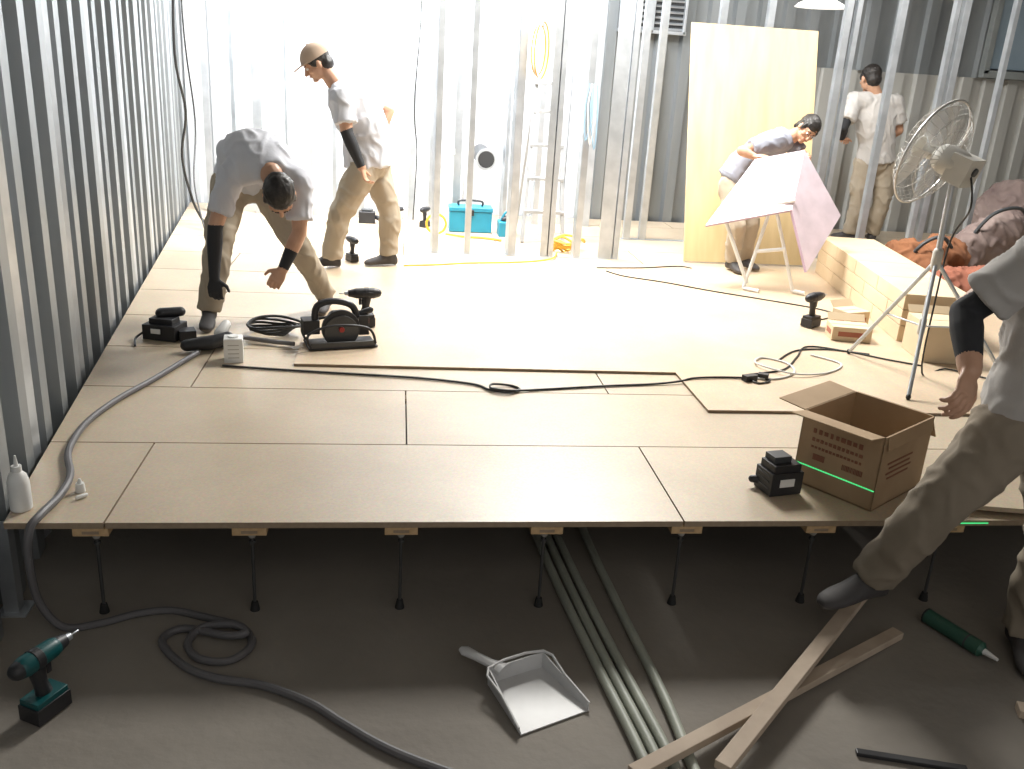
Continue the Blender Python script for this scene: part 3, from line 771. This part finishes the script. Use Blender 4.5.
b=MB(); b.box((2.20,2.72,.03),(.40,.30,.018),M_board,rotz(-10)@Matrix.Rotation(.05,3,'X')); b.box((2.20,2.72,.0115),(.25,.2,.02),M_wood,rotz(-10)); b.obj('board_offcut',bevel=.001)

# ------------------------------------------------------------------ workers
person(dict(pelvis=(-.80,4.98,.74),waist=(-.77,4.88,.86),chest=(-.69,4.66,.90),neck=(-.60,4.475,.825),head=(-.555,4.41,.73),
  shL=(-.475,4.56,.77),elL=(-.475,4.50,.54),wrL=(-.55,4.44,.37),haL=(-.60,4.42,.29),
  shR=(-.80,4.58,.80),elR=(-.875,4.50,.55),wrR=(-.885,4.47,.31),haR=(-.88,4.45,.22),
  hpR=(-.88,4.97,.70),knR=(-.92,4.76,.38),anR=(-.965,4.70,.075),toR=(-.95,4.50,.0),
  hpL=(-.71,5.00,.70),knL=(-.52,4.86,.40),anL=(-.39,5.02,.09),toL=(-.42,4.82,.0)),
  M_shirt,M_khaki,s=.88,face=(.12,-.18,-1),hup=(.15,-1,.15),sleeveR=(-.05,1.0),gloveR=True,sleeveL=(.5,1.0),curl=35,seed=1,girth=1.03)
person(dict(pelvis=(-.19,6.15,.72),waist=(-.21,6.15,.88),chest=(-.29,6.15,1.08),neck=(-.41,6.14,1.20),head=(-.52,6.12,1.305),
  shL=(-.35,5.96,1.12),elL=(-.32,5.90,.91),wrL=(-.23,5.89,.71),haL=(-.20,5.89,.62),
  shR=(-.29,6.34,1.13),elR=(-.07,6.42,1.03),wrR=(-.14,6.37,.86),haR=(-.20,6.34,.80),
  hpL=(-.22,6.06,.67),knL=(-.38,6.05,.37),anL=(-.43,6.10,.088),toL=(-.62,6.06,0.01),
  hpR=(-.15,6.24,.67),knR=(-.05,6.22,.37),anR=(-.05,6.22,.088),toR=(-.25,6.16,0.01)),
  M_shirt,M_khaki,s=.88,face=(-.8,-.15,-.55),hup=(-.2,0,1),cap=M_cap,sleeveL=(-.1,1.0),seed=5,girth=1.12,depth=1.28)
person(dict(pelvis=(2.47,6.55,.70),waist=(2.53,6.53,.82),chest=(2.68,6.50,.93),neck=(2.82,6.47,1.0),head=(2.92,6.43,1.06),
  shL=(2.80,6.62,1.0),elL=(2.96,6.45,.86),wrL=(2.84,6.22,.85),haL=(2.79,6.13,.90),
  shR=(2.68,6.36,.97),elR=(2.40,6.30,.90),wrR=(2.48,6.26,.87),haR=(2.54,6.20,.88),
  hpL=(2.52,6.64,.64),knL=(2.62,6.48,.36),anL=(2.64,6.56,.088),toL=(2.72,6.36,.01),
  hpR=(2.42,6.50,.64),knR=(2.47,6.36,.36),anR=(2.50,6.44,.088),toR=(2.54,6.24,.01)),
  M_shirtg,M_khaki,s=.84,face=(-.05,-.75,-.5),hup=(.5,-.3,.8),pony=True,seed=9,girth=1.0)
person(dict(pelvis=(4.33,8.0,.76),waist=(4.31,8.0,.90),chest=(4.25,8.0,1.13),neck=(4.21,8.0,1.32),head=(4.15,8.03,1.44),
  shL=(4.03,8.0,1.26),elL=(3.93,7.92,1.02),wrL=(4.00,8.06,.92),haL=(4.07,8.13,.92),
  shR=(4.41,8.0,1.26),elR=(4.50,8.0,1.02),wrR=(4.42,8.12,.92),haR=(4.36,8.18,.92),
  hpL=(4.24,8.0,.70),knL=(4.22,7.96,.40),anL=(4.22,8.0,.08),toL=(4.12,8.16,0.),
  hpR=(4.42,8.0,.70),knR=(4.44,7.94,.40),anR=(4.44,8.0,.08),toR=(4.50,8.16,0.)),
  M_shirte,M_khaki,s=.95,face=(-.15,1,-.3),hup=(0,.2,1),sleeveL=(-.3,.9),seed=13,curl=40,girth=1.1)
person(dict(pelvis=(1.86,2.26,.55),waist=(1.87,2.25,.68),chest=(1.84,2.24,.90),neck=(1.84,2.20,1.10),head=(1.84,2.15,1.24),
  shL=(2.02,2.34,1.0),elL=(2.15,2.40,.78),wrL=(2.05,2.2,.65),haL=(2.0,2.1,.60),
  shR=(1.67,2.12,1.00),elR=(1.545,2.22,.82),wrR=(1.50,2.08,.70),haR=(1.465,2.03,.64),
  hpR=(1.77,2.22,.47),knR=(1.60,2.24,.20),anR=(1.535,2.36,-.10),toR=(1.40,2.32,-.19),
  hpL=(1.98,2.30,.47),knL=(2.06,2.26,.06),anL=(2.07,2.30,-.265),toL=(1.99,2.08,-.35)),
  M_shirtf,M_khakid,s=.98,face=(-.7,-.6,-.3),hup=(0,0,1),sleeveR=(-.12,.80),seed=21,girth=1.05,curl=30)

# ------------------------------------------------------------------ lights
def area(name,loc,tgt,size,energy,col=(1,1,1),sy=None):
    l=bpy.data.lights.new(name,'AREA'); l.energy=energy; l.color=col; l.size=size
    if sy: l.shape='RECTANGLE'; l.size_y=sy
    o=bpy.data.objects.new(name,l); COL.objects.link(o); o.location=loc
    o.rotation_euler=(V(tgt)-V(loc)).to_track_quat('-Z','Y').to_euler(); return o
area('work_light_back_left',(-.4,7.2,2.75),(-.3,8.7,.9),1.2,320,(1,1,1))
area('work_light_back_mid',(1.2,7.5,2.8),(.6,8.0,0),1.0,130,(.99,.99,1))
area('work_light_floor',(1.4,6.0,2.85),(1.6,5.2,0),1.0,250,(1,.98,.93))
area('work_light_right',(3.6,6.2,2.85),(3.6,6.6,0),1.0,75,(1,.98,.94))
area('fill_light_front',(.6,.0,2.9),(.6,2.6,-.35),2.2,20,(1,.94,.86))  # added soft fill from the camera side, not a lamp of the site
w=bpy.data.worlds.new('world'); scn.world=w; w.use_nodes=True
w.node_tree.nodes['Background'].inputs[0].default_value=(1,.98,.96,1); w.node_tree.nodes['Background'].inputs[1].default_value=.62

# ------------------------------------------------------------------ camera
c=bpy.data.cameras.new("camera"); co=bpy.data.objects.new("camera",c); COL.objects.link(co); scn.camera=co
R_=V((.9913,-.1161,.0601)).normalized(); F=V((.1296,.9328,-.3361)).normalized(); U=R_.cross(F)
co.matrix_world=Matrix(((R_.x,U.x,-F.x,0),(R_.y,U.y,-F.y,0),(R_.z,U.z,-F.z,1.387),(0,0,0,1)))
c.sensor_width=36; c.lens=36*900/1024; c.clip_start=.05
scn.view_settings.view_transform='Standard'; scn.view_settings.look='None'; scn.view_settings.exposure=0
